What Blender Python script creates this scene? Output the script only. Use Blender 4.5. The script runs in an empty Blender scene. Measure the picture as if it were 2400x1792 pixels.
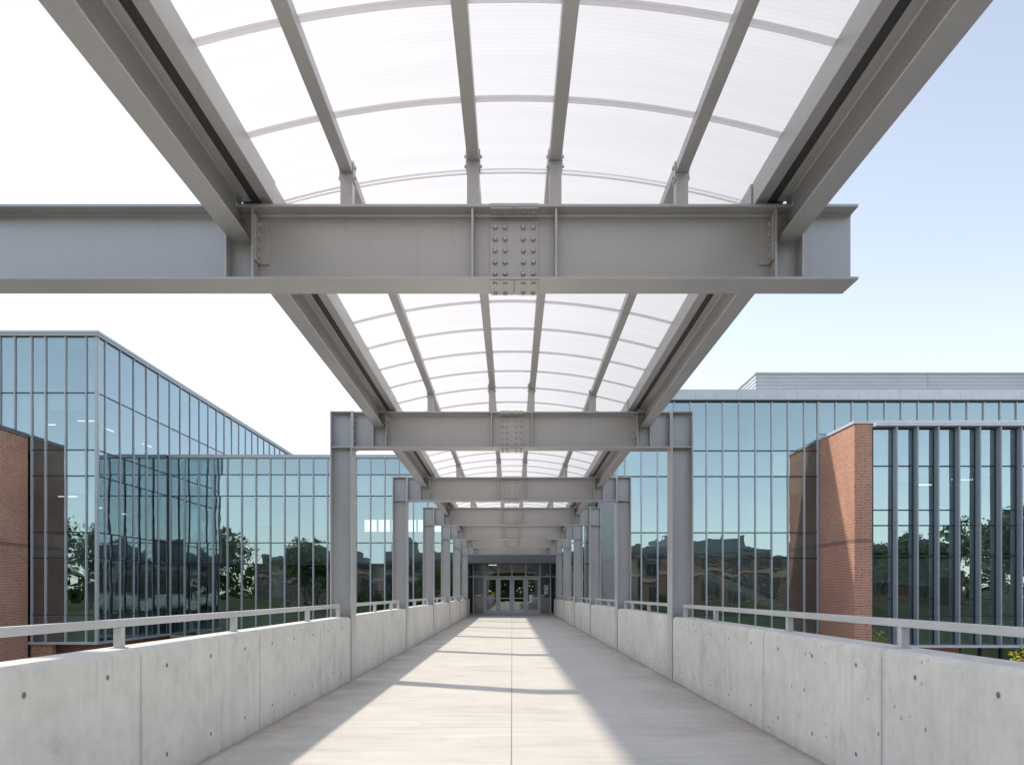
import bpy, math, random
from mathutils import Vector
R = math.radians
random.seed(7)
scene = bpy.context.scene
COL = scene.collection

# ------------------------------------------------------------------ node helpers
class NT:
    def __init__(s, name):
        s.m = bpy.data.materials.new(name); s.m.use_nodes = True
        s.t = s.m.node_tree; s.t.nodes.clear()
        s.out = s.t.nodes.new('ShaderNodeOutputMaterial')
    def n(s, typ, ins=None, **kw):
        nd = s.t.nodes.new('ShaderNode' + typ)
        for k, v in kw.items(): setattr(nd, k, v)
        for k, v in (ins or {}).items(): s.put(nd.inputs[k], v)
        return nd
    def put(s, sock, v):
        if isinstance(v, bpy.types.NodeSocket): s.t.links.new(v, sock)
        elif isinstance(v, (tuple, list)) and len(v) == 3 and sock.type == 'RGBA': sock.default_value = (*v, 1)
        else: sock.default_value = v
    def M(s, op, a, b=0.0, c=0.0):
        nd = s.n('Math', operation=op)
        for i, v in enumerate((a, b, c)): s.put(nd.inputs[i], v)
        return nd.outputs[0]
    def pos(s):
        g = s.n('NewGeometry'); x = s.n('SeparateXYZ', {0: g.outputs['Position']})
        return g.outputs['Position'], x.outputs[0], x.outputs[1], x.outputs[2]
    def vec(s, x, y, z): return s.n('CombineXYZ', {0: x, 1: y, 2: z}).outputs[0]
    def noise(s, v, scale, detail=4, rough=.55):
        return s.n('TexNoise', {'Vector': v, 'Scale': scale, 'Detail': detail, 'Roughness': rough}).outputs[0]
    def ramp(s, fac, stops):
        nd = s.n('ValToRGB', {0: fac}); e = nd.color_ramp.elements
        while len(e) < len(stops): e.new(.5)
        for el, (p, c) in zip(e, stops):
            el.position = p; el.color = (*c, 1) if isinstance(c, (tuple, list)) else (c, c, c, 1)
        return nd.outputs[0]
    def mix(s, f, a, b, blend='MIX'):
        nd = s.n('MixRGB', blend_type=blend); s.put(nd.inputs[0], f); s.put(nd.inputs[1], a); s.put(nd.inputs[2], b)
        return nd.outputs[0]
    def rng(s, v, a, b, c, d):
        nd = s.n('MapRange', {0: v, 1: a, 2: b, 3: c, 4: d}); return nd.outputs[0]
    def bump(s, h, strength, dist=.01):
        return s.n('Bump', {'Height': h, 'Strength': strength, 'Distance': dist}).outputs[0]
    def pbr(s, col, rough=.5, metal=0, normal=None, spec=.5, **kw):
        nd = s.n('BsdfPrincipled', {'Base Color': col, 'Roughness': rough, 'Metallic': metal, 'Specular IOR Level': spec})
        if normal is not None: s.put(nd.inputs['Normal'], normal)
        s.t.links.new(nd.outputs[0], s.out.inputs[0]); return s.m

def steel_mat(name, col, rough=.42, spec=.5, metal=0.0):
    k = NT(name); P, x, y, z = k.pos()
    a = k.noise(P, 1.3, 5); b = k.noise(P, 60, 3)
    f = k.M('ADD', k.M('MULTIPLY', a, .7), k.M('MULTIPLY', b, .3))
    c = k.mix(k.rng(f, .3, .7, 0, 1), tuple(v*.90 for v in col), tuple(v*1.08 for v in col))
    st = k.noise(k.vec(k.M('MULTIPLY', x, 9), k.M('MULTIPLY', y, 9), k.M('MULTIPLY', z, .8)), 1.4, 4)
    c = k.mix(k.rng(st, .56, .8, 0, .10), c, (.20, .19, .17))
    rg = k.rng(a, .3, .7, rough-.06, rough+.1)
    return k.pbr(c, rg, metal, k.bump(b, .12, .002), spec)

def plain(name, col, rough=.5, metal=0, var=.12, scale=3, spec=.5):
    k = NT(name); P, x, y, z = k.pos()
    f = k.rng(k.noise(P, scale, 5), .3, .7, 0, 1)
    c = k.mix(f, tuple(v*(1-var) for v in col), tuple(v*(1+var) for v in col))
    return k.pbr(c, rough, metal, None, spec)

def concrete_wall_mat():
    k = NT('board_cast_concrete'); P, x, y, z = k.pos()
    big = k.noise(P, .9, 6, .6); med = k.noise(P, 5.5, 6, .65); fine = k.noise(P, 70, 4, .6)
    uv = k.vec(k.M('MULTIPLY', x, 5), k.M('MULTIPLY', y, 5), k.M('MULTIPLY', z, .55))
    streak = k.noise(uv, 1.5, 6, .65)
    f = k.M('ADD', k.M('ADD', k.M('MULTIPLY', big, .34), k.M('MULTIPLY', med, .28)), k.M('ADD', k.M('MULTIPLY', streak, .28), k.M('MULTIPLY', fine, .10)))
    c = k.ramp(f, [(.34, (.43, .415, .375)), (.45, (.63, .605, .555)), (.55, (.735, .705, .65)), (.68, (.81, .78, .725))])
    # dark vertical run-off streaks from the coping
    c = k.mix(k.M('MULTIPLY', k.rng(streak, .53, .70, 0, .42), k.rng(z, .1, .9, .35, 1)), c, (.33, .32, .30))
    # blotchy grey patches near the top
    c = k.mix(k.rng(k.noise(P, 2.6, 8, .75), .56, .68, 0, .26), c, (.34, .335, .32))
    # dirt band along the foot
    c = k.mix(k.M('MULTIPLY', k.rng(z, 0, .16, .55, 0), k.rng(med, .35, .65, 0, 1)), c, (.33, .30, .25))
    # bug holes (few, irregular sizes)
    vo = k.n('TexVoronoi', {'Vector': k.vec(x, y, k.M('MULTIPLY', z, .8)), 'Scale': 11, 'Randomness': 1.0}); d = vo.outputs['Distance']
    cr = k.n('SeparateColor', {0: vo.outputs['Color']})
    rad = k.M('MULTIPLY', k.M('GREATER_THAN', cr.outputs[0], .78), k.rng(cr.outputs[1], 0, 1, .045, .16))
    rad = k.M('MULTIPLY', rad, k.rng(k.noise(P, 1.1, 3), .44, .54, 0, 1))
    hole = k.rng(k.M('SUBTRACT', d, rad), -.02, .012, 1, 0)
    hole = k.M('MULTIPLY', hole, k.M('GREATER_THAN', rad, .03))
    # form tie holes
    u = k.M('MULTIPLY', k.M('SUBTRACT', k.M('FRACT', k.M('DIVIDE', k.M('SUBTRACT', y, 5.02-.3675), .735)), .5), .735)
    def ring(z0):
        dz = k.M('SUBTRACT', z, z0)
        return k.M('SQRT', k.M('ADD', k.M('MULTIPLY', u, u), k.M('MULTIPLY', dz, dz)))
    dist = k.M('MINIMUM', ring(.785), ring(.178))
    dist = k.M('ADD', dist, k.M('MULTIPLY', k.M('SUBTRACT', fine, .5), .006))
    tie = k.rng(dist, .014, .0185, 1, 0)
    # panel joints
    v = k.M('ABSOLUTE', k.M('MULTIPLY', k.M('SUBTRACT', k.M('FRACT', k.M('DIVIDE', k.M('SUBTRACT', y, 4.67-1.1), 2.2)), .5), 2.2))
    jn = k.M('MULTIPLY', k.rng(v, .003, .006, 1, 0), k.rng(z, .86, .88, 1, 0))
    c = k.mix(k.M('MULTIPLY', k.rng(v, .0, .05, .35, 0), k.rng(streak, .4, .6, 0, 1)), c, (.36, .35, .33))
    pit = k.M('MAXIMUM', k.M('MAXIMUM', k.M('MULTIPLY', hole, .8), tie), k.M('MULTIPLY', jn, .7))
    c = k.mix(k.M('MULTIPLY', pit, .85), c, (.11, .10, .09))
    h = k.M('SUBTRACT', k.M('ADD', k.M('MULTIPLY', fine, .12), k.M('MULTIPLY', med, .25)), pit)
    return k.pbr(c, .85, 0, k.bump(h, .5, .006), .25)

def deck_mat():
    k = NT('broomed_concrete_deck'); P, x, y, z = k.pos()
    st = k.noise(k.vec(k.M('MULTIPLY', x, .55), k.M('MULTIPLY', y, 4.0), 0), 1.6, 7, .6)
    big = k.noise(P, .7, 6, .62); fine = k.noise(P, 90, 4, .65)
    br = k.noise(k.vec(k.M('MULTIPLY', x, 1.5), k.M('MULTIPLY', y, 110), 0), 1.0, 3, .6)
    f = k.M('ADD', k.M('ADD', k.M('MULTIPLY', st, .38), k.M('MULTIPLY', big, .34)), k.M('ADD', k.M('MULTIPLY', fine, .14), k.M('MULTIPLY', br, .14)))
    c = k.ramp(f, [(.36, (.45, .43, .395)), (.47, (.565, .54, .50)), (.58, (.64, .615, .57)), (.7, (.70, .675, .63))])
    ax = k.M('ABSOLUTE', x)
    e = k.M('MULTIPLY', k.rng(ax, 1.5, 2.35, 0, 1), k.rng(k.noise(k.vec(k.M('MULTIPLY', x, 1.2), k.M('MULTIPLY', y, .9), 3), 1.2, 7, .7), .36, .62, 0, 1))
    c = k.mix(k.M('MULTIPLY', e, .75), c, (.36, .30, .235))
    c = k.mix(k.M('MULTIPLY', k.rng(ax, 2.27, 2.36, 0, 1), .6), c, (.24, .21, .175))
    # faint stains
    c = k.mix(k.rng(k.noise(P, 1.9, 7, .7), .56, .70, 0, .30), c, (.36, .35, .33))
    j = k.rng(ax, .0035, .0075, 1, 0)
    for yy in (1.3, 3.0, 7.0, 11.08, 17.3, 22.2, 27.8, 33.4):
        j = k.M('MAXIMUM', j, k.rng(k.M('ABSOLUTE', k.M('SUBTRACT', y, yy)), .003, .008, .6, 0))
    c = k.mix(k.M('MULTIPLY', j, .75), c, (.17, .15, .13))
    h = k.M('SUBTRACT', k.M('ADD', k.M('MULTIPLY', fine, .15), k.M('MULTIPLY', br, .25)), j)
    return k.pbr(c, .72, 0, k.bump(h, .3, .004), .3)

def brick_mat(name, c1, c2, mortar, dark):
    k = NT(name); P, x, y, z = k.pos()
    u = k.M('ADD', x, y)
    b = k.n('TexBrick', {'Vector': k.vec(u, z, 0), 'Color1': c1, 'Color2': c2, 'Mortar': mortar, 'Scale': 1.0,
                         'Mortar Size': .011, 'Mortar Smooth': .1, 'Bias': -.1, 'Brick Width': .203, 'Row Height': .0676})
    b.offset = .5
    cell = k.vec(k.M('FLOOR', k.M('DIVIDE', u, .1015)), k.M('FLOOR', k.M('DIVIDE', z, .0676)), 0)
    wn = k.n('TexWhiteNoise', {'Vector': cell}, noise_dimensions='2D').outputs[0]
    c = k.mix(k.M('MULTIPLY', k.rng(wn, .78, .92, 0, .6), k.M('SUBTRACT', 1, b.outputs['Fac'])), b.outputs['Color'], dark)
    c = k.mix(k.rng(k.noise(P, .5, 5), .35, .7, 0, .22), c, dark)
    # soldier course of darker brick at the floor line
    zc = k.M('ABSOLUTE', k.M('SUBTRACT', z, 3.42))
    c = k.mix(k.rng(zc, .08, .1, .45, 0), c, dark)
    h = k.M('ADD', k.M('SUBTRACT', 1, b.outputs['Fac']), k.M('MULTIPLY', k.noise(P, 40, 3), .3))
    return k.pbr(c, .85, 0, k.bump(h, .5, .008), .2)

def glass_mat(name, tint, refl, base, wob=.05):
    k = NT(name); P, x, y, z = k.pos()
    nb = k.noise(P, .55, 2, .5); n2 = k.noise(k.vec(x, y, k.M('MULTIPLY', z, .6)), 2.2, 2, .5)
    nm = k.bump(k.M('ADD', nb, k.M('MULTIPLY', n2, .12)), wob, .15)
    tr = k.n('BsdfTransparent', {0: tint})
    rnd = k.n('NewGeometry').outputs['Random Per Island']
    refl = k.mix(rnd, tuple(v*.93 for v in refl), tuple(min(1, v*1.05) for v in refl))
    gl = k.n('BsdfGlossy', {'Color': refl, 'Roughness': .004, 'Normal': nm})
    fr = k.n('Fresnel', {'IOR': 1.5})
    fac = k.M('MINIMUM', k.M('ADD', base, k.M('MULTIPLY', fr.outputs[0], .85)), 1.0)
    mx = k.n('MixShader', {0: fac, 1: tr.outputs[0], 2: gl.outputs[0]})
    k.t.links.new(mx.outputs[0], k.out.inputs[0]); return k.m

def poly_mat():
    k = NT('opal_multiwall_polycarbonate'); P, x, y, z = k.pos()
    w = k.M('SINE', k.M('MULTIPLY', y, 2*math.pi/.034))
    w = k.M('POWER', k.rng(w, -1, 1, 0, 1), 4)
    n = k.rng(k.noise(k.vec(k.M('MULTIPLY', x, .6), k.M('MULTIPLY', y, 8), 0), 1.0, 4), .3, .7, .93, 1.0)
    f = k.M('MULTIPLY', k.M('SUBTRACT', 1, k.M('MULTIPLY', w, .055)), n)
    ct = k.mix(1, (.72, .708, .705), k.n('CombineColor', {0: f, 1: f, 2: f}).outputs[0], 'MULTIPLY')
    tl = k.n('BsdfTranslucent', {0: ct}); df = k.n('BsdfDiffuse', {0: (.6, .6, .62)})
    mx = k.n('MixShader', {0: .22, 1: tl.outputs[0], 2: df.outputs[0]})
    k.t.links.new(mx.outputs[0], k.out.inputs[0]); return k.m

def rib_mat():
    k = NT('mauve_panel_joint')
    tl = k.n('BsdfTranslucent', {0: (.84, .81, .825)}); df = k.n('BsdfDiffuse', {0: (.78, .76, .775)})
    mx = k.n('MixShader', {0: .35, 1: tl.outputs[0], 2: df.outputs[0]})
    k.t.links.new(mx.outputs[0], k.out.inputs[0]); return k.m

def leaf_mat(name, c1, c2):
    k = NT(name); g = k.n('NewGeometry')
    c = k.mix(g.outputs['Random Per Island'], c1, c2)
    d = k.n('BsdfPrincipled', {'Base Color': c, 'Roughness': .55, 'Specular IOR Level': .3})
    tl = k.n('BsdfTranslucent', {0: c})
    mx = k.n('MixShader', {0: .3, 1: d.outputs[0], 2: tl.outputs[0]})
    k.t.links.new(mx.outputs[0], k.out.inputs[0]); return k.m

def lamp_mat():
    k = NT('lit_lamp'); e = k.n('Emission', {0: (1, .93, .8), 1: .9})
    k.t.links.new(e.outputs[0], k.out.inputs[0]); return k.m

def grass_mat():
    k = NT('mown_grass'); P, x, y, z = k.pos()
    c = k.ramp(k.M('ADD', k.M('MULTIPLY', k.noise(P, .25, 5), .6), k.M('MULTIPLY', k.noise(P, 14, 5, .7), .4)),
               [(.35, (.028, .036, .016)), (.5, (.05, .062, .028)), (.65, (.085, .09, .05))])
    return k.pbr(c, .9, 0, k.bump(k.noise(P, 30, 4), .6, .03), .2)

def ribbed_metal():
    return plain('ribbed_plant_screen_metal', (.50, .52, .53), .4, .0, .05, .6)

STEEL = steel_mat('grey_painted_steel', (.55, .54, .535), .42, .5, .35)
WINDARK = plain('dark_reflected_window', (.04, .05, .055), .12)
BAND = plain('buff_stone_band', (.34, .29, .23), .8)
TRIM = plain('tan_window_trim', (.30, .25, .19), .7)
BOUNCE_PAVE = plain('pale_bounce_paving', (.21, .205, .195), .85, 0, .12, .5)
GAP_DARK = plain('dark_gap_filler', (.06, .06, .062), .5)  # dark colour stands in for the shaded gap beside the edge beam
STEEL_LT = steel_mat('pale_painted_rail', (.52, .52, .51), .38)
WALLC = concrete_wall_mat(); DECK = deck_mat()
BRICK = brick_mat('red_brick', (.58, .215, .115), (.44, .15, .085), (.72, .57, .46), (.10, .045, .04))
BRICK_B = brick_mat('brown_brick', (.26, .12, .08), (.20, .09, .06), (.33, .28, .24), (.10, .05, .04))
GLASS = glass_mat('blue_green_glass', (.60, .70, .68), (.68, .86, .90), .36)
GLASS_S = glass_mat('sloped_view_glass', (.52, .62, .64), (.70, .86, .92), .36)
GLASS_D = glass_mat('door_glass', (.55, .60, .60), (.85, .92, .95), .20, .02)
ALU = plain('anodised_aluminium', (.52, .55, .575), .4, .1, .05)
ALU_D = plain('dark_gasket', (.035, .045, .055), .5)
FIN = plain('blue_grey_fin_metal', (.38, .42, .46), .42, .1, .05)
FASCIA = plain('pale_metal_fascia', (.60, .63, .66), .40, .15, .06)
COPING_D = plain('dark_metal_coping', (.17, .185, .20), .4, .3)
COPING_L = plain('light_metal_coping', (.62, .63, .63), .45, .1)
SLABM = plain('interior_slab', (.45, .48, .48), .8)
INNER = plain('interior_wall_paint', (.52, .51, .47), .85, 0, .15, .4)
INNER_D = plain('interior_dark', (.20, .20, .19), .8, 0, .3, .3)
BLIND = plain('roller_blind_fabric', (.72, .78, .76), .8, 0, .04)
ENTR = plain('entrance_panel', (.21, .215, .225), .5, .1, .05)
DOORF = plain('door_frame_metal', (.48, .485, .50), .38, .2, .05)
POLY = poly_mat(); RIB = rib_mat(); LAMP = lamp_mat(); GRASS = grass_mat()
STAIRM = plain('stair_stringer_paint', (.85, .86, .83), .6)
BARK = plain('bark', (.10, .075, .055), .9, 0, .3, 8)
LEAF = leaf_mat('green_leaves', (.055, .10, .03), (.13, .18, .06))
LEAF_Y = leaf_mat('yellow_green_leaves', (.30, .28, .03), (.52, .44, .07))
YEL = plain('yellow_vinyl', (.75, .62, .06), .5); WHITE = plain('white_paper', (.8, .8, .78), .6, 0, .03)
BLUE = plain('blue_print', (.10, .32, .52), .6); BLACKR = plain('black_rubber', (.02, .02, .02), .6)
PLINTH = plain('roof_slate', (.14, .15, .16), .6, 0, .2)

# ------------------------------------------------------------------ mesh helpers
class MB:
    def __init__(s): s.v = []; s.f = []
    def add(s, vs, fs):
        o = len(s.v); s.v += [tuple(p) for p in vs]; s.f += [tuple(i+o for i in q) for q in fs]
    def box(s, x0, x1, y0, y1, z0, z1):
        if x0 > x1: x0, x1 = x1, x0
        if y0 > y1: y0, y1 = y1, y0
        s.add([(x0,y0,z0),(x1,y0,z0),(x1,y1,z0),(x0,y1,z0),(x0,y0,z1),(x1,y0,z1),(x1,y1,z1),(x0,y1,z1)],
              [(0,3,2,1),(4,5,6,7),(0,1,5,4),(1,2,6,5),(2,3,7,6),(3,0,4,7)])
    def prism(s, poly, a, b, axis):
        """poly: 2-D outline counter-clockwise, pushed from a to b along axis"""
        def p(q, w):
            return {'x': (w, q[0], q[1]), 'y': (q[0], w, q[1]), 'z': (q[0], q[1], w)}[axis]
        n = len(poly); vs = [p(q, a) for q in poly] + [p(q, b) for q in poly]
        fs = [(i, (i+1) % n, n+(i+1) % n, n+i) for i in range(n)]
        fs += [tuple(reversed(range(n))), tuple(range(n, 2*n))]
        if axis == 'y': fs = [tuple(reversed(f)) for f in fs]
        s.add(vs, fs)
    def cyl(s, c, d, r, h, n=12):
        c = Vector(c); d = Vector(d).normalized()
        a = d.orthogonal().normalized(); b = d.cross(a)
        ring = lambda q, rr: [q + rr*(math.cos(2*math.pi*i/n)*a + math.sin(2*math.pi*i/n)*b) for i in range(n)]
        vs = ring(c, r) + ring(c+d*h*.82, r) + ring(c+d*h, r*.8)
        fs = [(k*n+i, k*n+(i+1) % n, (k+1)*n+(i+1) % n, (k+1)*n+i) for k in (0, 1) for i in range(n)]
        fs += [tuple(range(2*n, 3*n)), tuple(reversed(range(n)))]
        s.add(vs, fs)
    def build(s, name, mat, parent=None, bevel=0, smooth=False):
        me = bpy.data.meshes.new(name); me.from_pydata(s.v, [], s.f); me.update()
        if smooth:
            for p in me.polygons: p.use_smooth = True
        me.materials.append(mat)
        o = bpy.data.objects.new(name, me); COL.objects.link(o)
        if parent: o.parent = parent
        if bevel:
            b = o.modifiers.new('bevel', 'BEVEL'); b.width = bevel; b.segments = 2; b.limit_method = 'ANGLE'; b.angle_limit = R(50)
        return o
def box(name, mat, parent, *a, bevel=0):
    m = MB(); m.box(*a); return m.build(name, mat, parent, bevel)
def tag(o, label, cat, group=None, kind='thing'):
    o['kind'] = kind
    if label: o['label'] = label
    if cat: o['category'] = cat
    if group: o['group'] = group
    return o
def thing(name, label, cat, loc=(0,0,0), group=None):
    o = bpy.data.objects.new(name, None); o.location = loc; o.empty_display_size = .3; COL.objects.link(o)
    return tag(o, label, cat, group)
def copy_tree(o, parent=None):
    c = o.copy(); COL.objects.link(c)
    if parent: c.parent = parent
    for ch in list(o.children): copy_tree(ch, c)
    return c
def relabel(o, label, loc=None, rx=None):
    o['label'] = label
    if loc is not None: o.location = loc
    if rx is not None: o.rotation_euler = (rx, 0, 0)
    return o
def i_poly(w, d, tf, tw, f=.011):
    """I outline, flanges across first axis, from 0 to d on the second"""
    h = w/2; t = tw/2
    return [(-h,0),(h,0),(h,tf),(t+f,tf),(t,tf+f),(t,d-tf-f),(t+f,d-tf),(h,d-tf),(h,d),(-h,d),(-h,d-tf),(-t-f,d-tf),(-t,d-tf-f),(-t,tf+f),(-t-f,tf),(-h,tf)]

# ------------------------------------------------------------------ ground, walkway
def ground():
    m = MB(); xs = [-900,-200,-60,-30,-10,10,30,60,200,900]; ys = [-900,-200,-60,-14,-10,-6,-2,2,10,40,80,200,900]
    def hz(y):
        t = min(1, max(0, (2-y)/16)); t = t*t*(3-2*t); return -4.6 + 4.45*t
    vs = [(x, y, hz(y)) for y in ys for x in xs]; n = len(xs)
    m.add(vs, [(j*n+i, j*n+i+1, (j+1)*n+i+1, (j+1)*n+i) for j in range(len(ys)-1) for i in range(n-1)])
    return m.build('ground', GRASS)
tag(ground(), 'mown grass ground below the raised walkway', None, None, 'structure')
pz = MB(); pz.add([(-60,3,-4.592),(60,3,-4.592),(60,80,-4.592),(-60,80,-4.592)], [(0,1,2,3)])  # unseen sheet added under the walkway to bounce light onto the steel
tag(pz.build('bounce_paving', BOUNCE_PAVE), 'pale paving added below the raised walkway to bounce light', None, None, 'structure')
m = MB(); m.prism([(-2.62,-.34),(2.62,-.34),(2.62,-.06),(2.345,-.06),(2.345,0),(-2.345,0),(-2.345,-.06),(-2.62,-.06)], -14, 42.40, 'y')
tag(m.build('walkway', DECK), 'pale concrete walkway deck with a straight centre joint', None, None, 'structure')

# ------------------------------------------------------------------ frames
FY = [5.3 + 5.6*i for i in range(7)]
ZB = [3.48, 3.40, 3.32, 3.29, 3.28, 3.28, 3.28]
BW, BD = .256, .53
def bolt_proto(parent, loc, d):
    m = MB(); m.cyl((0,0,0), d, .0165, .021 if d[1] else .013, 12)
    o = m.build('bolt', STEEL, parent); o.location = loc; return o
def bolt_spots():
    web = [(x, -.019, .085+.083*j) for x in (-.137,-.065,.065,.137) for j in range(5)]
    top = [(x, y, BD-.032) for x in (-.137,-.065,.065,.137) for y in (-.085,)]
    bot = [(x, y, -.012) for x in (-.137,-.065,.065,.137) for y in (-.085, .085)]
    return web, top, bot
def make_frame(x0, x1, cols, fine, label):
    root = thing('steel_frame', label, 'steel frame', (0,0,0), 'steel frames carrying the canopy')
    bm = MB(); bm.prism([(q[0], q[1]) for q in i_poly(BW, BD, .02, .014)], x0, x1, 'x')
    beam = bm.build('beam', STEEL, root, .003); beam.location = (0,0,0)
    def sub(mb, nm, bev=.002): return mb.build(nm, STEEL, beam, bev)
    for x in (-2.035,-1.845,-.295,.295,1.845,2.035):
        s = MB(); s.box(x-.008, x+.008, -BW/2+.008, -.0075, .0215, BD-.0215); s.box(x-.008, x+.008, .0075, BW/2-.008, .0215, BD-.0215); sub(s, 'stiffener')
    for x, sg in ((-1.845, 1), (1.845, -1)):        # bolted clip angles beside the stiffeners
        s = MB(); s.box(x+sg*.0085, x+sg*.021, -.105, -.0075, .15, BD-.06); s.box(x+sg*.0085, x+sg*.085, -.021, -.0075, .15, BD-.06)
        for j in range(4): s.cyl((x+sg*.021, -.066, .19+.075*j), (sg,0,0), .014, .02, 10)
        sub(s, 'clip_angle')
    if len(cols) == 2:
        for x, sg in ((-2.335, -1), (2.335, 1)):
            s = MB(); s.box(x, x-sg*.022, -.15, .15, -.01, BD+.004)
            for j in range(7):
                for y in (-.085, .085):
                    s.cyl((x-sg*.022, y, .03+.077*j), (-sg,0,0), .013, .022, 8); s.cyl((x+sg*.022, y, .03+.077*j), (sg,0,0), .013, .022, 8)
            sub(s, 'end_plate')
    # splice
    s = MB(); s.box(-.175, .175, -.0195, -.0075, .045, .465)
    if not fine:
        for p in bolt_spots()[0]: s.cyl(p, (0,-1,0), .0165, .021, 8)
    sub(s, 'splice_plate')
    s = MB(); s.box(-.172, -.003, -.115, .115, BD+.0005, BD+.0115); s.box(.003, .172, -.115, .115, BD+.0005, BD+.0115)
    for x in (-.137,-.065,.065,.137): s.cyl((x, -.085, BD+.0115), (0,0,1), .0165, .009, 10)
    sub(s, 'flange_plate')
    s = MB(); s.box(-.172, -.003, -.122, .122, -.0115, -.0005); s.box(.003, .172, -.122, .122, -.0115, -.0005)
    if not fine:
        for p in bolt_spots()[2]: s.cyl(p, (0,0,-1), .0165, .013, 8)
    sub(s, 'flange_plate')
    s = MB()
    for xa, xb in ((-.172, -.003), (.003, .172)): s.box(xa, xb, -.124, -.03, BD-.0315, BD-.0205)
    sub(s, 'flange_plate')
    if fine:
        w, t, b = bolt_spots()
        pw = bolt_proto(beam, w[0], (0,-1,0)); pd = bolt_proto(beam, t[0], (0,0,-1))
        for p in w[1:]:
            c = pw.copy(); COL.objects.link(c); c.location = p
        for p in t[1:] + b:
            c = pd.copy(); COL.objects.link(c); c.location = p
    # columns
    for x in cols:
        zt = BD + .005; zb = -3.85 if abs(x) < 3 else -8.2
        if abs(x) > 3: zt = -.002
        h = MB(); h.prism([(x+q[1]-.16, q[0]) for q in reversed(i_poly(.30, .32, .02, .014))], zb, zt, 'z')
        for z in ((-.0, .516) if abs(x) < 3 else ()):
            h.box(x-.139, x+.139, -.142, -.008, z, z+.018); h.box(x-.139, x+.139, .008, .142, z, z+.018)
        h.build('column', STEEL, root, .003)
    # stub posts up to the purlins
    for x, zt in ((-1.2,.80),(-.295,.885),(.295,.885),(1.2,.80)):
        s = MB(); s.box(x-.043, x+.043, -.043, .043, BD+.001, zt-.004)
        s.box(x-.046, x+.046, -.05, .05, zt-.0035, zt-.0005)
        for e in (-1, 1):
            s.box(x+e*.0435, x+e*.0515, -.04, .04, zt-.05, zt+.085)
            for zz in (zt-.02, zt+.05): s.cyl((x+e*.0515, 0, zz), (e,0,0), .011, .012, 8)
        s.build('post', STEEL, root, .002)
    return root
f0 = make_frame(-5.32, 2.42, [-5.15], True, 'nearest big cross beam, cantilevered on the right and running out of view on the left')
f0.location = (.02, FY[0], ZB[0])
COLX = 2.495
f1 = make_frame(-2.312, 2.312, [-COLX, COLX], True, 'nearest frame on two columns, standing behind the big cantilevered beam')
f1.location = (0, FY[1], ZB[1])
f2 = relabel(copy_tree(f1), 'second frame with two columns, right behind the nearest columned frame', (0, FY[2], ZB[2]))
f3 = make_frame(-2.312, 2.312, [-COLX, COLX], False, 'third frame with two columns, its beam cropped above by the canopy')
f3.location = (0, FY[3], ZB[3])
for i, lb in ((4, 'fourth frame with two columns along the walkway'), (5, 'second last frame before the glass entrance doors'), (6, 'last and smallest frame, directly in front of the entrance doors')):
    relabel(copy_tree(f3), lb, (0, FY[i], ZB[i]))

# ------------------------------------------------------------------ canopy bays
L = 5.6
APEX, EDGE, HW = 1.005, .755, 1.86
def roof_z(x): return APEX - (APEX-EDGE)*(x/1.76)**2
def make_bay(label):
    root = thing('canopy_bay', label, 'canopy', (0,0,0), 'translucent canopy bays over the walkway')
    for sg in (-1, 1):
        b = MB(); prof = [(sg*1.957+q[0], q[1]+.315) for q in i_poly(.15, .30, .014, .010, .008)]
        b.prism(prof, .135, L-.135, 'y')
        for y0, y1 in ((.02, .1345), (L-.1345, L-.02)):
            b.box(sg*1.957-.005, sg*1.957+.005, y0, y1, .33, BD-.024)
            b.box(sg*1.957-.074, sg*1.957+.074, y0, y1, .3155, .329)
            b.box(sg*1.957-.005, sg*1.957+.005, y0, y1, BD+.012, .601); b.box(sg*1.957-.074, sg*1.957+.074, y0, y1, .6012, .6145)
        b.build('edge_beam', STEEL, root, .003)
        p = MB(); p.box(sg*1.76-.042, sg*1.76+.042, .004, L-.004, .575, roof_z(1.76)-.004)
        p.build('edge_purlin', STEEL, root, .003)
        g = MB(); g.box(sg*1.804, sg*1.955, .004, L-.004, .6175, .705); g.build('gap_closure', GAP_DARK, root)  # added closure stops light leaking through the gap; dark colour imitates its shade
    for x, zb in ((-1.2,.80),(-.295,.885),(.295,.885),(1.2,.80)):
        zt = roof_z(abs(x)+.0425)-.004
        p = MB(); p.box(x-.0425, x+.0425, .004, L-.004, zb, zt); p.build('purlin', STEEL, root, .004)
    N = 28; xs = [-HW + 2*HW*i/N for i in range(N+1)]
    pm = MB(); vs = [(x, y, roof_z(x)) for y in (0, .8) for x in xs]
    pm.add(vs, [(i, N+1+i, N+2+i, i+1) for i in range(N)])
    first = pm.build('roof_panel', POLY, root, 0, True); 
    rm = MB(); sec = []
    for x in xs:
        z = roof_z(x); sec.append([(x,-.022,z-.004),(x,-.017,z-.022),(x,.017,z-.022),(x,.022,z-.004)])
    vs = [p for q in sec for p in q]
    rm.add(vs, [(4*i+a, 4*i+a+1, 4*i+a+5, 4*i+a+4) for i in range(N) for a in range(3)])
    rib = rm.build('rib', RIB, root, 0)
    rib.location = (0, .26, 0); first.location = (0, .26, 0)
    for j in range(1, 7):
        c = rib.copy(); COL.objects.link(c); c.location = (0, .26+.8*j, 0)
        if j < 7:
            c = first.copy(); COL.objects.link(c); c.location = (0, .26+.8*j, 0)
    return root
bay = make_bay('nearest canopy bay, straight overhead, cropped by the top of the photo')
bay.location = (.02, FY[0]-L, ZB[0]); bay.rotation_euler = (0,0,0)
BL = ['canopy bay seen just under the big cantilevered beam', 'canopy bay between the first two columned frames',
      'canopy bay between second and third columned frames, a thin bright strip', 'canopy bay behind the third columned frame',
      'canopy bay behind the fourth columned frame', 'last canopy bay in front of the entrance doors']
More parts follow.
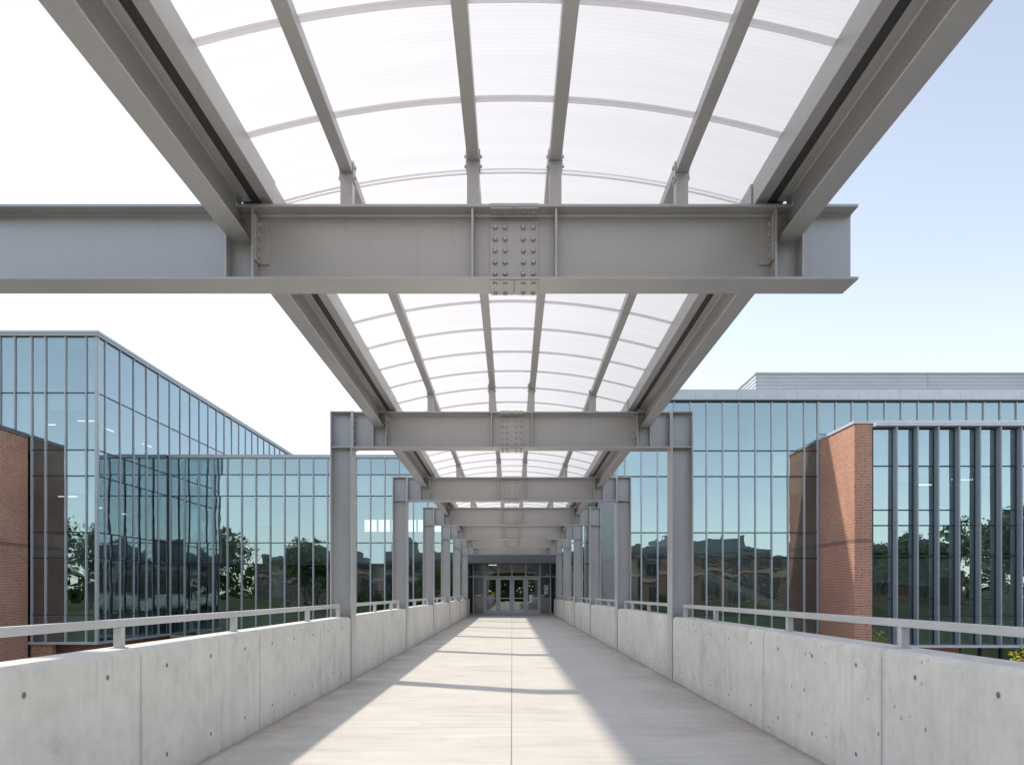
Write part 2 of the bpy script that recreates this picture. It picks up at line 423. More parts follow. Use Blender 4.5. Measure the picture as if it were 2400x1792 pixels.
for i, lb in enumerate(BL):
    relabel(copy_tree(bay), lb, (.01 if i == 0 else 0, FY[i], ZB[i]), math.atan2(ZB[i+1]-ZB[i], L))

# ------------------------------------------------------------------ parapets and rails
WX, WT = 2.50, .30
def wall_mesh(y0, y1):
    m = MB(); h = WT/2
    m.prism([(-h,-.055),(h,-.055),(h,.895),(h-.032,.925),(-h+.032,.925),(-h,.895)], y0, y1, 'y')
    return m
def ord_label(i): return ['second', 'third', 'fourth', 'fifth', 'sixth'][i]
GL = {-1: 'left', 1: 'right'}
long_m = wall_mesh(-14, FY[1]-.165); std_m = wall_mesh(.165, L-.165); end_m = wall_mesh(.165, 41.15-FY[6])
for sg in (-1, 1):
    S = GL[sg]
    o = long_m.build('parapet_wall', WALLC, None, .008); o.location = (sg*WX, 0, 0)
    tag(o, f'long nearest concrete parapet on the {S}, ' + ('its top edge in bright sun' if sg < 0 else 'its top in shade'), 'parapet', 'board cast concrete parapets')
    proto = None
    for i in range(1, 6):
        o = std_m.build('parapet_wall', WALLC, None, .008) if proto is None else proto.copy()
        if proto is not None: COL.objects.link(o)
        proto = proto or o
        o.location = (sg*WX, FY[i], 0)
        tag(o, f'{ord_label(i-1)} concrete parapet on the {S} from the camera, between two columns', 'parapet', 'board cast concrete parapets')
    o = end_m.build('parapet_wall', WALLC, None, .008); o.location = (sg*WX, FY[6], 0)
    tag(o, f'last short concrete parapet on the {S}, beside the entrance doors', 'parapet', 'board cast concrete parapets')
def make_rail(ys, y0, y1, label):
    r = thing('guard_rail', label, 'handrail', (0,0,0), 'pale square rails on the parapets')
    m = MB(); m.box(-.026, .026, y0, y1, 1.060, 1.110); m.build('top_rail', STEEL_LT, r, .005)
    for y in ys:
        m = MB(); m.box(-.026, .026, y-.024, y+.024, .9255, 1.0595); m.box(-.04, .04, y-.04, y+.04, .9252, .929); m.build('post', STEEL_LT, r, .003)
    return r
for sg in (-1, 1):
    S = GL[sg]; rx = sg*2.515
    r = make_rail([-1, 1.0, 2.85, 4.72, 6.66, 9.06, 10.66], -14, 10.70, f'long nearest handrail on the {S} parapet'); r.location = (rx, 0, 0)
    p = make_rail([.45, 2.6, 4.4, 5.38], .17, 5.40, f'second handrail on the {S}, just past the nearest column'); p.location = (rx, FY[1], 0)
    for i in range(2, 6):
        relabel(copy_tree(p), f'{ord_label(i-1)} handrail on the {S} from the camera, small with distance', (rx, FY[i], 0))

# ------------------------------------------------------------------ curtain walls
def curtain(bld, plane, c, sgn, us, zs, glass=None, tilt=.0035, mull=(.052, .08), skip=None, tr_dark=True, bars=True, mmat=None):
    """plane 'y': face at y=c looking sgn*y; plane 'x': face at x=c looking sgn*x. us: bay edges, zs: storey lines"""
    glass = glass or GLASS; mmat = mmat or ALU
    def P(u, w, z): return (u, c+sgn*w, z) if plane == 'y' else (c+sgn*w, u, z)
    def bx(mb, u0, u1, w0, w1, z0, z1):
        a = P(u0, w0, z0); b = P(u1, w1, z1); mb.box(a[0], b[0], a[1], b[1], a[2], b[2])
    for i in range(len(us)-1):
        u0, u1 = us[i], us[i+1]; m = MB()
        for j in range(len(zs)-1):
            z0, z1 = zs[j], zs[j+1]
            if skip and skip(.5*(u0+u1), .5*(z0+z1)): continue
            tu = random.gauss(0, tilt)*(u1-u0)/2; tz = random.gauss(0, tilt)*(z1-z0)/2
            q = [P(u0+.004, -tu-tz, z0+.004), P(u1-.004, tu-tz, z0+.004), P(u1-.004, tu+tz, z1-.004), P(u0+.004, -tu+tz, z1-.004)]
            n = (Vector(q[1])-Vector(q[0])).cross(Vector(q[2])-Vector(q[0]))
            if (n.y if plane == 'y' else n.x)*sgn < 0: q.reverse()
            m.add(q, [(0,1,2,3)])
        if m.f: m.build('window', glass, bld)
    zlo, zhi = zs[0], zs[-1]
    for u in us:
        m = MB(); lo = zlo
        if skip and skip(u, zlo+.1): 
            lo = next((z for z in zs if not skip(u, z+.05)), zhi)
        bx(m, u-mull[0]/2, u+mull[0]/2, .012, mull[1], lo-.01, zhi+.01); bx(m, u-mull[0]/2-.012, u+mull[0]/2+.012, -.10, .0115, lo, zhi)
        m.build('mullion', mmat, bld)
    if bars:
        for z in zs[1:-1]:
            m = MB()
            for i in range(len(us)-1):
                if skip and skip(.5*(us[i]+us[i+1]), z-.02): continue
                bx(m, us[i]+mull[0]/2+.001, us[i+1]-mull[0]/2-.001, -.05, .022, z-.026, z+.026)
            if m.f: m.build('transom', ALU_D if tr_dark else mmat, bld)
    return bx
def lin(a, b, n): return [a+(b-a)*i/n for i in range(n+1)]
ZL = [-1.08, .25, 2.87, 4.05, 6.65, 7.84]

def lights(bld, spots):
    for (x0, x1, y0, y1, z) in spots: box('ceiling_light', LAMP, bld, x0, x1, y0, y1, z-.04, z)

# --- left tall glass wing
tw = thing('glass_wing', 'tall blue glass wing at far left with its long side receding', 'building', (-28, 45, -4.6))
tw.location = (0,0,0)
zt = ZL + [10.47, 13.05]
us = [-31.0, -30.1, -29.5, -28.6, -27.7, -26.8, -25.9, -25.05, -24.45, -23.55, -22.88, -22.10, -21.46, -20.54, -19.59, -19.1]
curtain(tw, 'y', 33.9, -1, us, zt)
curtain(tw, 'x', -19.1, 1, [33.9, 34.55] + [34.55+1.3*i for i in range(1, 25)], zt, GLASS_S, .0022, (.055, .05))
m = MB()
for z0, z1 in ((-1.10,-.98),): m.box(-31, -19.0, 33.78, 65.7, z0, z1)
m.build('base_slab', ALU, tw)
for z0, z1 in ((-.97,.12),(2.98,3.94),(6.78,7.74),(12.6,13.0)):
    box('floor_slab', SLABM, tw, -30.9, -19.45, 34.25, 65.4, z0, z1)
box('core_wall', INNER, tw, -30.9, -28.6, 38.0, 65.4, -.9, 12.9)
box('rear_wall', INNER, tw, -31.0, -19.12, 65.5, 65.7, -1, 13)
m = MB(); m.box(-31.2, -18.98, 33.74, 65.8, 13.06, 13.16); m.box(-31.2, -18.93, 33.69, 65.85, 13.161, 13.28)
m.build('roof', ALU, tw)
for y in (37, 42, 47, 52, 57): 
    m = MB(); m.cyl((-21.2, y, -.9), (0,0,1), .25, 13.8, 16); m.build('interior_column', INNER, tw)
lights(tw, [(-21.0,-20.2,35.6,35.66,9.6), (-23.4,-22.6,36.4,36.46,9.6), (-20.6,-20.54,37,38,9.6), (-20.6,-20.54,41,42,9.6), (-22.2,-21.3,36.0,36.08,6.0), (-21.0,-20.8,37.2,37.5,5.6), (-21.3,-21.15,40.2,40.35,5.6)])
for u0, u1, z0, z1 in ((-23.5,-22.92,8.9,10.4),(-22.84,-22.14,8.5,10.4),(-22.06,-21.5,9.0,10.4),(-21.42,-20.58,9.75,10.4),(-20.5,-19.63,9.75,10.4),(-20.5,-19.63,2.1,2.82),(-22.84,-22.14,5.7,6.6),(-20.5,-19.63,5.9,6.6)):
    box('blind', BLIND, tw, u0, u1, 34.12, 34.13, z0, z1)
# --- low glass link with the entrance
gl = thing('glass_link', 'low glass building across the end of the walkway with the entrance doors', 'building')
us = lin(-19.02, 4.86, 30); zl = ZL + [8.74]
EX = 2.56; EZ = 3.50
curtain(gl, 'y', 41.0, -1, us, zl, None, .0035, (.06,.10), lambda u, z: abs(u) < 2.75 and z < 3.6)
m = MB(); m.box(-19.0, 4.88, 40.86, 41.3, 8.75, 8.94); m.box(-19.0, 4.9, 41.31, 56, 8.72, 8.86); m.build('roof', ALU, gl)
m = MB(); m.box(-19.0, -2.8, 40.88, 41.2, -1.2, -1.085); m.box(2.8, 4.88, 40.88, 41.2, -1.2, -1.085); m.build('base_slab', ALU, gl)
for z0, z1 in ((-.97,.12),(2.98,3.94),(6.78,7.74)):
    for x0, x1 in ((-19,-2.85),(2.85,4.8)): box('floor_slab', SLABM, gl, x0, x1, 41.35, 55.8, z0, z1)
for z0, z1 in ((3.98-.5,3.94),(6.78,7.74)): box('floor_slab', SLABM, gl, -2.85, 2.85, 42.62, 55.8, z0, z1)
# rear wall with a band of clear windows on the upper floor that shows the sky beyond
m = MB(); m.box(-19, 4.8, 55.8, 56, -1, 5.9); m.box(-19, 4.8, 55.8, 56, 7.0, 8.7); m.box(-19, -11.2, 55.8, 56, 5.9, 7.0); m.box(-4.6, 4.8, 55.8, 56, 5.9, 7.0)
for x in (-10.2,-9.2,-8.2,-7.2,-6.2): m.box(x-.07, x+.07, 55.8, 56, 5.9, 7.0)
m.build('rear_wall', INNER, gl)
box('partition', INNER, gl, -19, -12, 45.5, 45.6, 4.0, 6.7); box('partition', INNER_D, gl, -19, -3, 46.0, 46.1, .2, 2.95)
for x0, x1, z0 in ((-11.1,-10.4,4.5),(-9.5,-8.7,5.6),(-15.8,-15.1,4.3),(-14.3,-13.5,5.0),(-7.8,-7.1,1.4),(-13.5,-12.7,1.0)):
    box('blind', BLIND, gl, x0, x1, 41.28, 41.29, z0, 6.6 if z0 > 4 else 2.82)
# entrance recess
m = MB(); m.box(-2.75, -EX, 40.95, 42.4, -.05, 3.62); m.box(EX, 2.75, 40.95, 42.4, -.05, 3.62); m.build('recess_wall', ENTR, gl)
m = MB()
xs = [-2.75,-2.38,-1.605,-.79,0,.80,1.61,2.38,2.75]
for a, b in zip(xs[:-1], xs[1:]): m.box(a+.004, b-.004, 41.02, 41.06, 2.95, 3.62)
m.box(-2.75, 2.75, 41.061, 42.4, 3.40, 3.62); m.build('fascia_panel', ENTR, gl, .003)
es = [-EX, -2.22, -1.605, -.79, 0, .80, 1.61, 2.22, EX]; YE = 42.40
m = MB()
for x in es: m.box(x-.035, x+.035, YE-.06, YE+.06, 0.002, 3.398)
m.box(-EX, EX, YE-.055, YE+.055, 2.17, 2.24); m.box(-EX, EX, YE-.055, YE+.055, 2.93, 3.398)
m.box(-EX, -1.61, YE-.055, YE+.055, .003, .07); m.box(1.61, EX, YE-.055, YE+.055, .003, .07)
m.build('entrance_frame', DOORF, gl, .003)
for a, b in zip(es[:-1], es[1:]):
    q = MB(); q.add([(a,YE,2.2),(b,YE,2.2),(b,YE,2.95),(a,YE,2.95)], [(0,1,2,3)]); q.build('transom_window', GLASS_D, gl)
    if b < -1.5 or a > 1.5:
        q = MB(); q.add([(a,YE,.05),(b,YE,.05),(b,YE,2.2),(a,YE,2.2)], [(0,1,2,3)]); q.build('side_window', GLASS_D, gl)
for k in range(4):
    a, b = es[2+k]+.045, es[3+k]-.045
    d = MB(); y0, y1 = YE-.045, YE+.02; w = .085
    d.box(a, a+w, y0, y1, .02, 2.15); d.box(b-w, b, y0, y1, .02, 2.15); d.box(a+w, b-w, y0, y1, .02, .28); d.box(a+w, b-w, y0, y1, 2.02, 2.15); d.box(a+w, b-w, y0-.002, y1, .93, .985)
    do = d.build('door', DOORF, gl, .004)
    q = MB(); q.add([(a+w,YE-.01,.28),(b-w,YE-.01,.28),(b-w,YE-.01,2.02),(a+w,YE-.01,2.02)], [(0,1,2,3)]); q.build('pane', GLASS_D, do)
    hx = b-w/2 if k % 2 == 0 else a+w/2
    h = MB(); h.box(hx-.012, hx+.012, y0-.055, y0-.035, .85, 1.2); h.box(hx-.01, hx+.01, y0-.036, y0, .87, .89); h.box(hx-.01, hx+.01, y0-.036, y0, 1.16, 1.18); h.build('handle', ALU, do)
# lobby
m = MB(); m.box(-2.9, 2.9, 42.5, 50, -.02, .0); m.build('lobby_floor', INNER, gl)
box('lobby_wall', INNER_D, gl, -2.9, 2.9, 50, 50.1, .01, 3.4)
for sg in (-1, 1): box('lobby_wall', INNER, gl, sg*2.62, sg*2.80, 42.5, 50, .01, 3.4)
box('partition', INNER, gl, -2.3, -1.2, 44.6, 44.7, .01, 2.6)
lights(gl, [(-1.4,-.9,44,44.1,2.95), (-.3,.3,46,46.1,3.2), (.8,1.0,45,45.1,3.1)])
m = MB(); m.cyl((2.02, YE-.062, 2.32), (0,-1,0), .045, .05, 14); m.build('sensor', WHITE, gl)
# notices on the entrance glass
m = MB(); N = 8
ring = lambda r: [(-1.075+r*math.cos(2*math.pi*(i+.5)/N), YE-.016, 1.22+r*math.sin(2*math.pi*(i+.5)/N)) for i in range(N)]
m.add(ring(.105)+ring(.062), [(i, (i+1) % N, N+(i+1) % N, N+i) for i in range(N)])
tag(m.build('sticker', YEL), 'yellow octagonal ring sticker on the leftmost entrance door', 'sticker')
tag(box('notice', WHITE, None, -2.06, -1.77, YE-.012, YE-.006, 1.09, 1.155), 'small white strip label on the glass left of the doors', 'notice')
n1 = box('poster', WHITE, None, 1.83, 2.08, YE-.012, YE-.006, 1.47, 1.71); tag(n1, 'upper blue and white poster on the glass right of the doors', 'poster')
for a in ((1.84, 1.93, 1.51, 1.66), (1.945, 2.06, 1.60, 1.67), (1.945, 2.03, 1.50, 1.55)): box('print', BLUE, n1, a[0], a[1], YE-.0145, YE-.0125, a[2], a[3])
n2 = box('poster', WHITE, None, 1.86, 2.08, YE-.012, YE-.006, 1.20, 1.45); tag(n2, 'lower blue and white poster on the glass right of the doors', 'poster')
for a in ((1.87, 2.06, 1.34, 1.42), (1.95, 2.05, 1.23, 1.30)): box('print', BLUE, n2, a[0], a[1], YE-.0145, YE-.0125, a[2], a[3])
tag(box('notice', WHITE, None, 1.69, 1.88, YE-.012, YE-.006, 1.095, 1.135), 'small white strip label on the glass right of the doors', 'notice')

# --- right main building
rb = thing('glass_building', 'large blue glass building on the right with pale fascia and ribbed rooftop screen', 'building')
us = [4.86] + [4.86+.12+.754*i for i in range(0, 13)][1:] + [14.16]
us = [4.86, 5.24] + [5.24+.754*i for i in range(1, 12)] + [14.16]
zr = ZL + [10.08]
curtain(rb, 'y', 34.1, -1, us, zr)
curtain(rb, 'y', 34.1, -1, [14.22+.762*i for i in range(0, 24)], [8.62, 10.08])
curtain(rb, 'x', 4.84, -1, [34.2+.74*i for i in range(0, 10)], ZL[:3]+[4.05, 6.65, 10.08], None, .004, (.05,.08))
m = MB()
x = 4.70
w = .94
for i in range(31):
    m.box(x+i*w+.004, x+(i+1)*w-.004, 33.93, 33.97, 10.22, 10.64)
m.box(4.75, 33.9, 33.975, 52, 10.21, 10.62); m.box(4.70, 33.9, 33.90, 33.925, 10.155, 10.205)
m.box(4.70, 4.74, 33.98, 52, 10.22, 10.64); m.build('fascia', FASCIA, rb)
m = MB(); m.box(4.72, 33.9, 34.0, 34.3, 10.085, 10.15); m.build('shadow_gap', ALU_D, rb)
for z0, z1 in ((-.97,.12),(2.98,3.94),(6.78,7.74)): box('floor_slab', SLABM, rb, 5.3, 33.5, 34.45, 51.8, z0, z1)
box('base_slab', ALU, rb, 4.86, 14.16, 33.98, 34.3, -1.2, -1.085)
box('rear_wall', INNER, rb, 4.9, 33.8, 51.8, 52, -1, 10.1); box('partition', INNER_D, rb, 5.4, 33.8, 42, 42.1, 4.0, 6.75); box('partition', INNER_D, rb, 5.4, 33.8, 41, 41.1, .2, 2.95)
box('partition', INNER, rb, 5.4, 8.2, 40, 40.1, 4, 6.75)
box('spandrel_panel', FASCIA, rb, 14.2, 33.6, 34.14, 34.3, 8.40, 8.60)
for u0, u1, z0, z1 in ((5.3,5.95,4.15,6.6),(5.3,5.9,.4,2.8),(12.8,13.5,5.9,6.6)): box('blind', BLIND, rb, u0, u1, 34.4, 34.41, z0, z1)
for x in (8.6, 11.9): 
    m = MB(); m.cyl((x, 36.5, .13), (0,0,1), .22, 10, 16); m.build('interior_column', INNER, rb)
m = MB(); m.prism([(7.2,3.45),(7.2,3.0),(13.6,.13),(14.0,.13),(14.0,.35)], 36.0, 36.15, 'y'); m.prism([(7.2,3.45),(7.2,3.0),(13.6,.13),(14.0,.13),(14.0,.35)], 37.5, 37.65, 'y')
for k in range(19):
    x = 7.3+.35*k; z = 3.25-.166*k; m.box(x, x+.33, 36.16, 37.49, z-.04, z)
st = m.build('staircase', STAIRM, rb)
for k in range(5):
    m = MB(); dz = .25+.17*k; m.prism([(7.2,3.45+dz),(14.0,.35+dz),(14.0,.375+dz),(7.2,3.475+dz)], 36.05, 36.08, 'y'); m.build('stair_rail', ALU, st)
# ribbed rooftop screen
m = MB()
def ribs(z0, z1, n):
    pts = []
    for i in range(n):
        a = z0+(z1-z0)*i/n; b = (z1-z0)/n
        pts += [(0, a), (0, a+b*.45), (.05, a+b*.55), (.05, a+b*.92)]
    return pts + [(0, z1)]
rp = ribs(10.6, 13.15, 13); n = len(rp)
for xa, xb in ((13.26, 22.6), (22.62, 40)):
    m.add([(xa, 40+w, z) for w, z in rp] + [(xb, 40+w, z) for w, z in rp], [(i, n+i, n+i+1, i+1) for i in range(n-1)])
m.add([(13.26+w, 40, z) for w, z in rp] + [(13.26+w, 50, z) for w, z in rp], [(i, i+1, n+i+1, n+i) for i in range(n-1)])
m.box(13.2, 40, 39.94, 50, 13.155, 13.23)
m.build('rooftop_screen', ribbed_metal(), rb)

# --- brick and fin wing on the right
bw = thing('brick_wing', 'red brick and glass wing on the right with tall vertical fins', 'building')
m = MB(); m.box(14.2, 14.5, 30.5, 34.0, -4.6, 8.26); m.box(14.5, 14.93, 30.5, 30.9, -4.6, 8.26); m.build('brick_wall', BRICK, bw)
fu = [14.96+.855*i for i in range(0, 17)]
zf = [-.86, .31, 2.79, 4.06, 6.52, 8.03]
bx = curtain(bw, 'y', 30.55, -1, fu, zf, None, .0035, (.05,.04), None, True, True, ALU_D)
for i, u in enumerate(fu[1:]):
    m = MB(); zz = [-.86, .31, 4.06, 8.1]
    for a, b in zip(zz[:-1], zz[1:]): m.box(u-.027, u+.027, 30.20, 30.505, a+.004, b-.004)
    m.build('fin', FIN, bw, .004)
for i, zq in ((0,4.70),(1,4.70),(2,4.70),(3,4.70),(6,4.70),(2,1.0),(4,1.0),(5,1.0),(0,1.0),(7,4.7),(7,1.6)):
    box('transom', ALU_D, bw, fu[i]+.03, fu[i+1]-.03, 30.528, 30.6, zq-.025, zq+.025)
m = MB(); m.box(14.94, 29, 30.18, 34.0, 8.12, 8.27); m.box(14.15, 29, 30.45, 34.05, 8.275, 8.40); m.build('roof', FASCIA, bw)
m = MB(); m.box(14.94, 29, 30.18, 30.6, -.98, -.872); m.build('base_slab', FASCIA, bw)
for z0, z1 in ((-.86,.15),(2.95,3.92),(6.66,7.9)): box('floor_slab', SLABM, bw, 14.55, 28.8, 30.85, 33.98, z0, z1)
box('rear_wall', INNER_D, bw, 14.55, 28.8, 33.86, 33.97, .16, 6.65)
for i, z0, z1 in ((0,5.95,6.45),(1,5.9,6.45),(2,6.1,6.45),(3,5.7,6.45),(6,4.1,6.45),(7,4.75,6.45),(1,1.6,2.7),(2,1.55,2.7),(3,1.9,2.7),(0,1.7,2.7),(4,2.3,2.7),(5,2.2,2.7),(6,.4,2.7),(4,6.0,6.45),(5,6.15,6.45),(8,1.2,2.7),(9,2.0,2.7)):
    box('blind', BLIND, bw, fu[i]+.03, fu[i+1]-.03, 30.72, 30.73, z0, z1)
lights(bw, [(17.2,18.2,31.4,31.5,5.9), (18.6,19.6,31.2,31.3,6.1)])
m = MB(); m.box(14.51, 15.9, 31.6, 31.9, -4.6, -.99); m.box(17.6, 19.2, 31.6, 31.9, -4.6, -.99); m.box(22, 29, 31.6, 31.9, -4.6, -.99); m.build('ground_floor_wall', BRICK, bw)
for x0, x1 in ((15.9,16.75),(16.75,17.6),(19.2,20.1),(20.1,21.0),(21.0,22)):
    q = MB(); q.add([(x0,31.7,-4.6),(x1,31.7,-4.6),(x1,31.7,-.99),(x0,31.7,-.99)], [(0,1,2,3)]); w = q.build('window', GLASS, bw)
    box('frame', ALU_D, w, x0, x0+.09, 31.62, 31.69, -4.6, -.99)
box('rear_wall', INNER_D, bw, 14.6, 29, 33.9, 34, -4.6, -.99)

# --- brick wing on the left
lw = thing('brick_wing', 'dark red brick wing at the left edge, its sloping top meeting the tall glass', 'building')
m = MB(); m.box(-34, -22.2, 31.3, 33.75, -4.6, 8.35); m.build('brick_wall', BRICK, lw)
m = MB(); m.box(-34.05, -22.15, 31.25, 33.77, 8.36, 8.55); m.build('roof', COPING_D, lw)
# undercroft of glass wing and link
uc = thing('undercroft_wall', 'dark brick lower storey under the left glass wing', 'wall')
m = MB(); m.box(-22.19, -21.2, 33.95, 34.2, -4.6, -1.11); m.box(-34, -20.0, 35.2, 35.5, -4.6, -1.11); m.box(-20.3, -20.0, 35.5, 60, -4.6, -1.11); m.box(-20.0, 4.8, 43.2, 43.5, -4.6, -1.21); m.build('brick_wall', BRICK, uc)
uc2 = thing('undercroft_wall', 'brick lower storey under the right glass building', 'wall')
m = MB(); m.box(4.9, 14.2, 35.4, 35.6, -4.6, -1.21); m.build('brick_wall', BRICK, uc2)

# ------------------------------------------------------------------ buildings and trees behind the camera (seen mirrored in the glass)
def back_block(x0, x1, y0, y1, z1, label, nx, mat, units):
    b = thing('brick_building', label, 'building')
    m = MB(); m.box(x0, x1, y0, y1, -.3, z1); m.build('wall', mat, b)
    m = MB(); m.box(x0-.3, x1+.3, y0-.3, y1+.3, z1+.002, z1+.55)
    for (a, c, h) in units: m.box(x0+(x1-x0)*a, x0+(x1-x0)*c, y0+3, y1-3, z1+.551, z1+.55+h)
    m.build('roof', PLINTH, b)
    m = MB(); m.box(x0-.02, x1+.02, y1+.002, y1+.09, 3.35, 3.75); m.box(x0-.02, x1+.02, y1+.002, y1+.07, z1-.35, z1-.02); m.build('band_course', BAND, b)
    for i in range(nx):
        for z, hh in ((.5, 2.5), (4.1, 1.7)):
            c = x0+(x1-x0)*(i+.5)/nx; hw = .34*(x1-x0)/nx
            w = box('window', WINDARK, b, c-hw, c+hw, y1+.001, y1+.03, z, z+hh)
            mm = MB(); mm.box(c-hw-.1, c+hw+.1, y1+.001, y1+.08, z-.12, z)
            for q in (-.5, 0, .5): mm.box(c+hw*q-.03, c+hw*q+.03, y1+.031, y1+.055, z, z+hh)
            mm.build('frame', TRIM, w)
    return b
back_block(-36, -5.5, -36, -22, 6.4, 'brown brick block reflected in the low glass building', 9, BRICK_B, ((.2,.45,1.3),(.6,.7,2.0)))
back_block(4.5, 50, -35, -21, 6.2, 'long brick block reflected in the right glass building', 13, BRICK_B, ((.1,.2,1.2),(.32,.55,1.6),(.7,.78,1.0)))
def crown(seed, n, rx, rz, size):
    rnd = random.Random(seed); m = MB()
    cl = [(rnd.gauss(0,.45)*rx, rnd.gauss(0,.45)*rx, rnd.uniform(-.7,.8)*rz, rnd.uniform(.25,.5)*rx) for _ in range(26)]
    for _ in range(n):
        c = cl[rnd.randrange(len(cl))]
        d = Vector((rnd.gauss(0,1), rnd.gauss(0,1), rnd.gauss(0,1))).normalized()*c[3]*rnd.uniform(.55,1)
        p = Vector(c[:3])+d; a = Vector((rnd.gauss(0,1), rnd.gauss(0,1), rnd.gauss(0,.6))).normalized(); b = a.orthogonal().normalized()
        s = size*rnd.uniform(.6,1.3); m.add([p-a*s, p-b*s*.5, p+a*s, p+b*s*.5], [(0,1,2,3)])
    return m
def trunk(h, r):
    m = MB(); N = 10
    for (a, b, ra, rb) in (((0,0,-.2),(.1,0,h*.55),r,r*.7),((.1,0,h*.55),(-.4,.3,h),r*.6,r*.3),((.1,0,h*.5),(.8,-.4,h*.95),r*.5,r*.25),((.1,0,h*.45),(-.7,-.5,h*.85),r*.45,r*.2)):
        A, B = Vector(a), Vector(b); d = (B-A).normalized(); u = d.orthogonal().normalized(); v = d.cross(u)
        vs = [A+ra*(math.cos(t)*u+math.sin(t)*v) for t in [2*math.pi*i/N for i in range(N)]] + [B+rb*(math.cos(t)*u+math.sin(t)*v) for t in [2*math.pi*i/N for i in range(N)]]
        m.add(vs, [(i, (i+1) % N, N+(i+1) % N, N+i) for i in range(N)])
    return m
def tree(loc, label):
    t = thing('tree', label, 'tree', loc, 'trees mirrored in the glass')
    trunk(6.0, .24).build('trunk', BARK, t, 0, True)
    c = crown(3, 6500, 4.2, 3.4, .24).build('crown', LEAF, t); c.location = (0,0,6.2)
    return t
t0 = tree((50, -14, -.3), 'green tree mirrored in the finned glass at right')
for i, (x, y, s, lb) in enumerate(((43, -19, .8, 'smaller green tree mirrored behind the fins'), (57, -15, 1.15, 'tall green tree mirrored near the right edge'), (-27, -16, .85, 'green tree mirrored in the tall left wing'),
                     (-9.5, -18, .5, 'small green tree mirrored left of the walkway'), (.5, -30, .7, 'small green tree mirrored in the entrance doors'), (66, -16, 1.25, 'broad green tree mirrored at far right'), (-42, -20, 1.0, 'green tree mirrored low in the left wing'), (-52, -24, 1.1, 'tall green tree mirrored at the far left'), (-62, -22, 1.0, 'leafy tree mirrored at the left edge'))):
    c = relabel(copy_tree(t0), lb, (x, y, -.3)); c.scale = (s, s, s); c.rotation_euler = (0,0,i*1.3)
hp = crown(11, 2600, 1.5, .7, .12)
for i, (x, y) in enumerate(((-16,-12),(-12,-14),(-19,-13),(-7,-16),(8,-16),(12,-15),(17,-14),(-1.6,-22),(1.8,-23))):
    b = thing('bush', 'low green bush mirrored in the glass', 'bush', (x, y, .3 if y > -20 else .5), 'low bushes mirrored in the glass')
    if i == 0: h0 = hp.build('foliage', LEAF, b)
    else:
        c = h0.copy(); COL.objects.link(c); c.parent = b
rw = random.Random(21); m = MB()  # leafy band added behind the camera to hide the bright low sky in reflections
for _ in range(340):
    cx, cy, r = rw.uniform(-170, 170), rw.uniform(-84, -66), rw.uniform(2.2, 4.2); cz = rw.uniform(.5, 5.2)
    for _ in range(38):
        d = Vector((rw.gauss(0,1), rw.gauss(0,1), rw.gauss(0,1))).normalized(); p = Vector((cx, cy, cz)) + d*r
        a = Vector((rw.gauss(0,1), rw.gauss(0,1), rw.gauss(0,.6))).normalized(); b = a.orthogonal().normalized(); q = rw.uniform(.5, 1.0)
        m.add([p-a*q, p-b*q*.6, p+a*q, p+b*q*.6], [(0,1,2,3)])
tag(m.build('backdrop', LEAF), 'far green wood added to mask the bright horizon in the glass', None, None, 'stuff')
# yellow-green tree below the walkway, right
yb = thing('bush', 'yellow green bush top showing over the right parapet at the frame edge', 'bush', (17.6, 24.6, -4.6))
c = crown(5, 5200, 1.55, 1.5, .085).build('foliage', LEAF_Y, yb); c.location = (0,0,2.35)
trunk(2.4, .07).build('stem', BARK, yb)

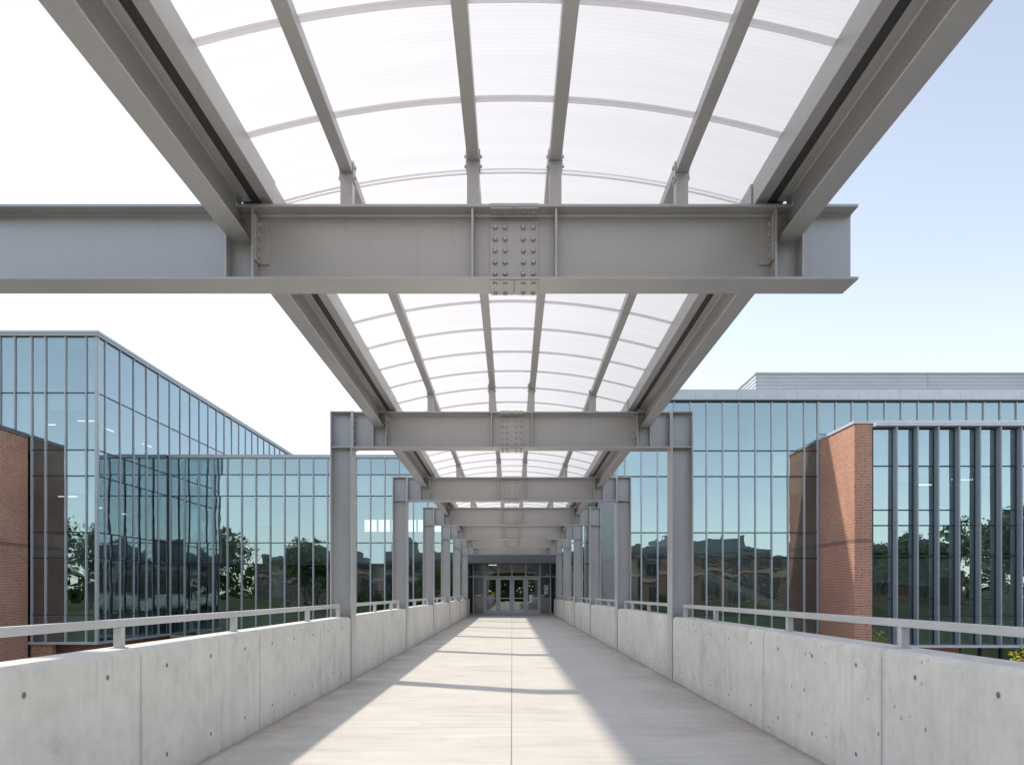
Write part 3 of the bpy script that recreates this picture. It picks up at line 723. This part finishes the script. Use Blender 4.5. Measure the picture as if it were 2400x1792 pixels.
# ------------------------------------------------------------------ light, camera, render
SUN = Vector((-.763, .38, 1.0)).normalized()
el = math.asin(SUN.z); az = math.atan2(SUN.x, SUN.y)
w = bpy.data.worlds.new('World'); scene.world = w; w.use_nodes = True
nt = w.node_tree; nt.nodes.clear()
sky = nt.nodes.new('ShaderNodeTexSky'); sky.sky_type = 'NISHITA'; sky.sun_disc = False
sky.sun_elevation = el; sky.sun_rotation = az; sky.air_density = 1.0; sky.dust_density = .25; sky.ozone_density = 2.6; sky.altitude = 100
bg = nt.nodes.new('ShaderNodeBackground'); bg.inputs[1].default_value = .138
hs = nt.nodes.new('ShaderNodeHueSaturation'); hs.inputs['Saturation'].default_value = .55; nt.links.new(sky.outputs[0], hs.inputs['Color'])
wo = nt.nodes.new('ShaderNodeOutputWorld'); tn = nt.nodes.new('ShaderNodeMixRGB'); tn.blend_type = 'MULTIPLY'; tn.inputs[0].default_value = 1; tn.inputs[2].default_value = (.985, .965, .93, 1)
nt.links.new(hs.outputs[0], tn.inputs[1]); nt.links.new(tn.outputs[0], bg.inputs[0]); nt.links.new(bg.outputs[0], wo.inputs[0])
ld = bpy.data.lights.new('sun', 'SUN'); ld.energy = 1.9; ld.angle = R(2.2); ld.color = (1, .90, .76)
lo = bpy.data.objects.new('sun', ld); COL.objects.link(lo); lo.rotation_euler = (-SUN).to_track_quat('-Z', 'Y').to_euler(); lo.location = (-30, 20, 40)
cd = bpy.data.cameras.new('camera'); cam = bpy.data.objects.new('camera', cd); COL.objects.link(cam)
cam.location = (.004, 0, 1.28); cam.rotation_euler = (R(90), 0, 0)
cd.lens = 25.875; cd.sensor_width = 36; cd.sensor_fit = 'HORIZONTAL'; cd.shift_y = .205; cd.clip_end = 3000; cd.clip_start = .05
scene.camera = cam
scene.render.engine = 'CYCLES'
cy = scene.cycles; cy.max_bounces = 9; cy.diffuse_bounces = 5; cy.glossy_bounces = 4; cy.transmission_bounces = 6; cy.transparent_max_bounces = 16
cy.use_denoising = True; cy.sample_clamp_indirect = 6; cy.caustics_reflective = False; cy.caustics_refractive = False
vs = scene.view_settings; vs.view_transform = 'Standard'; vs.look = 'None'; vs.exposure = 1.07; vs.gamma = 1
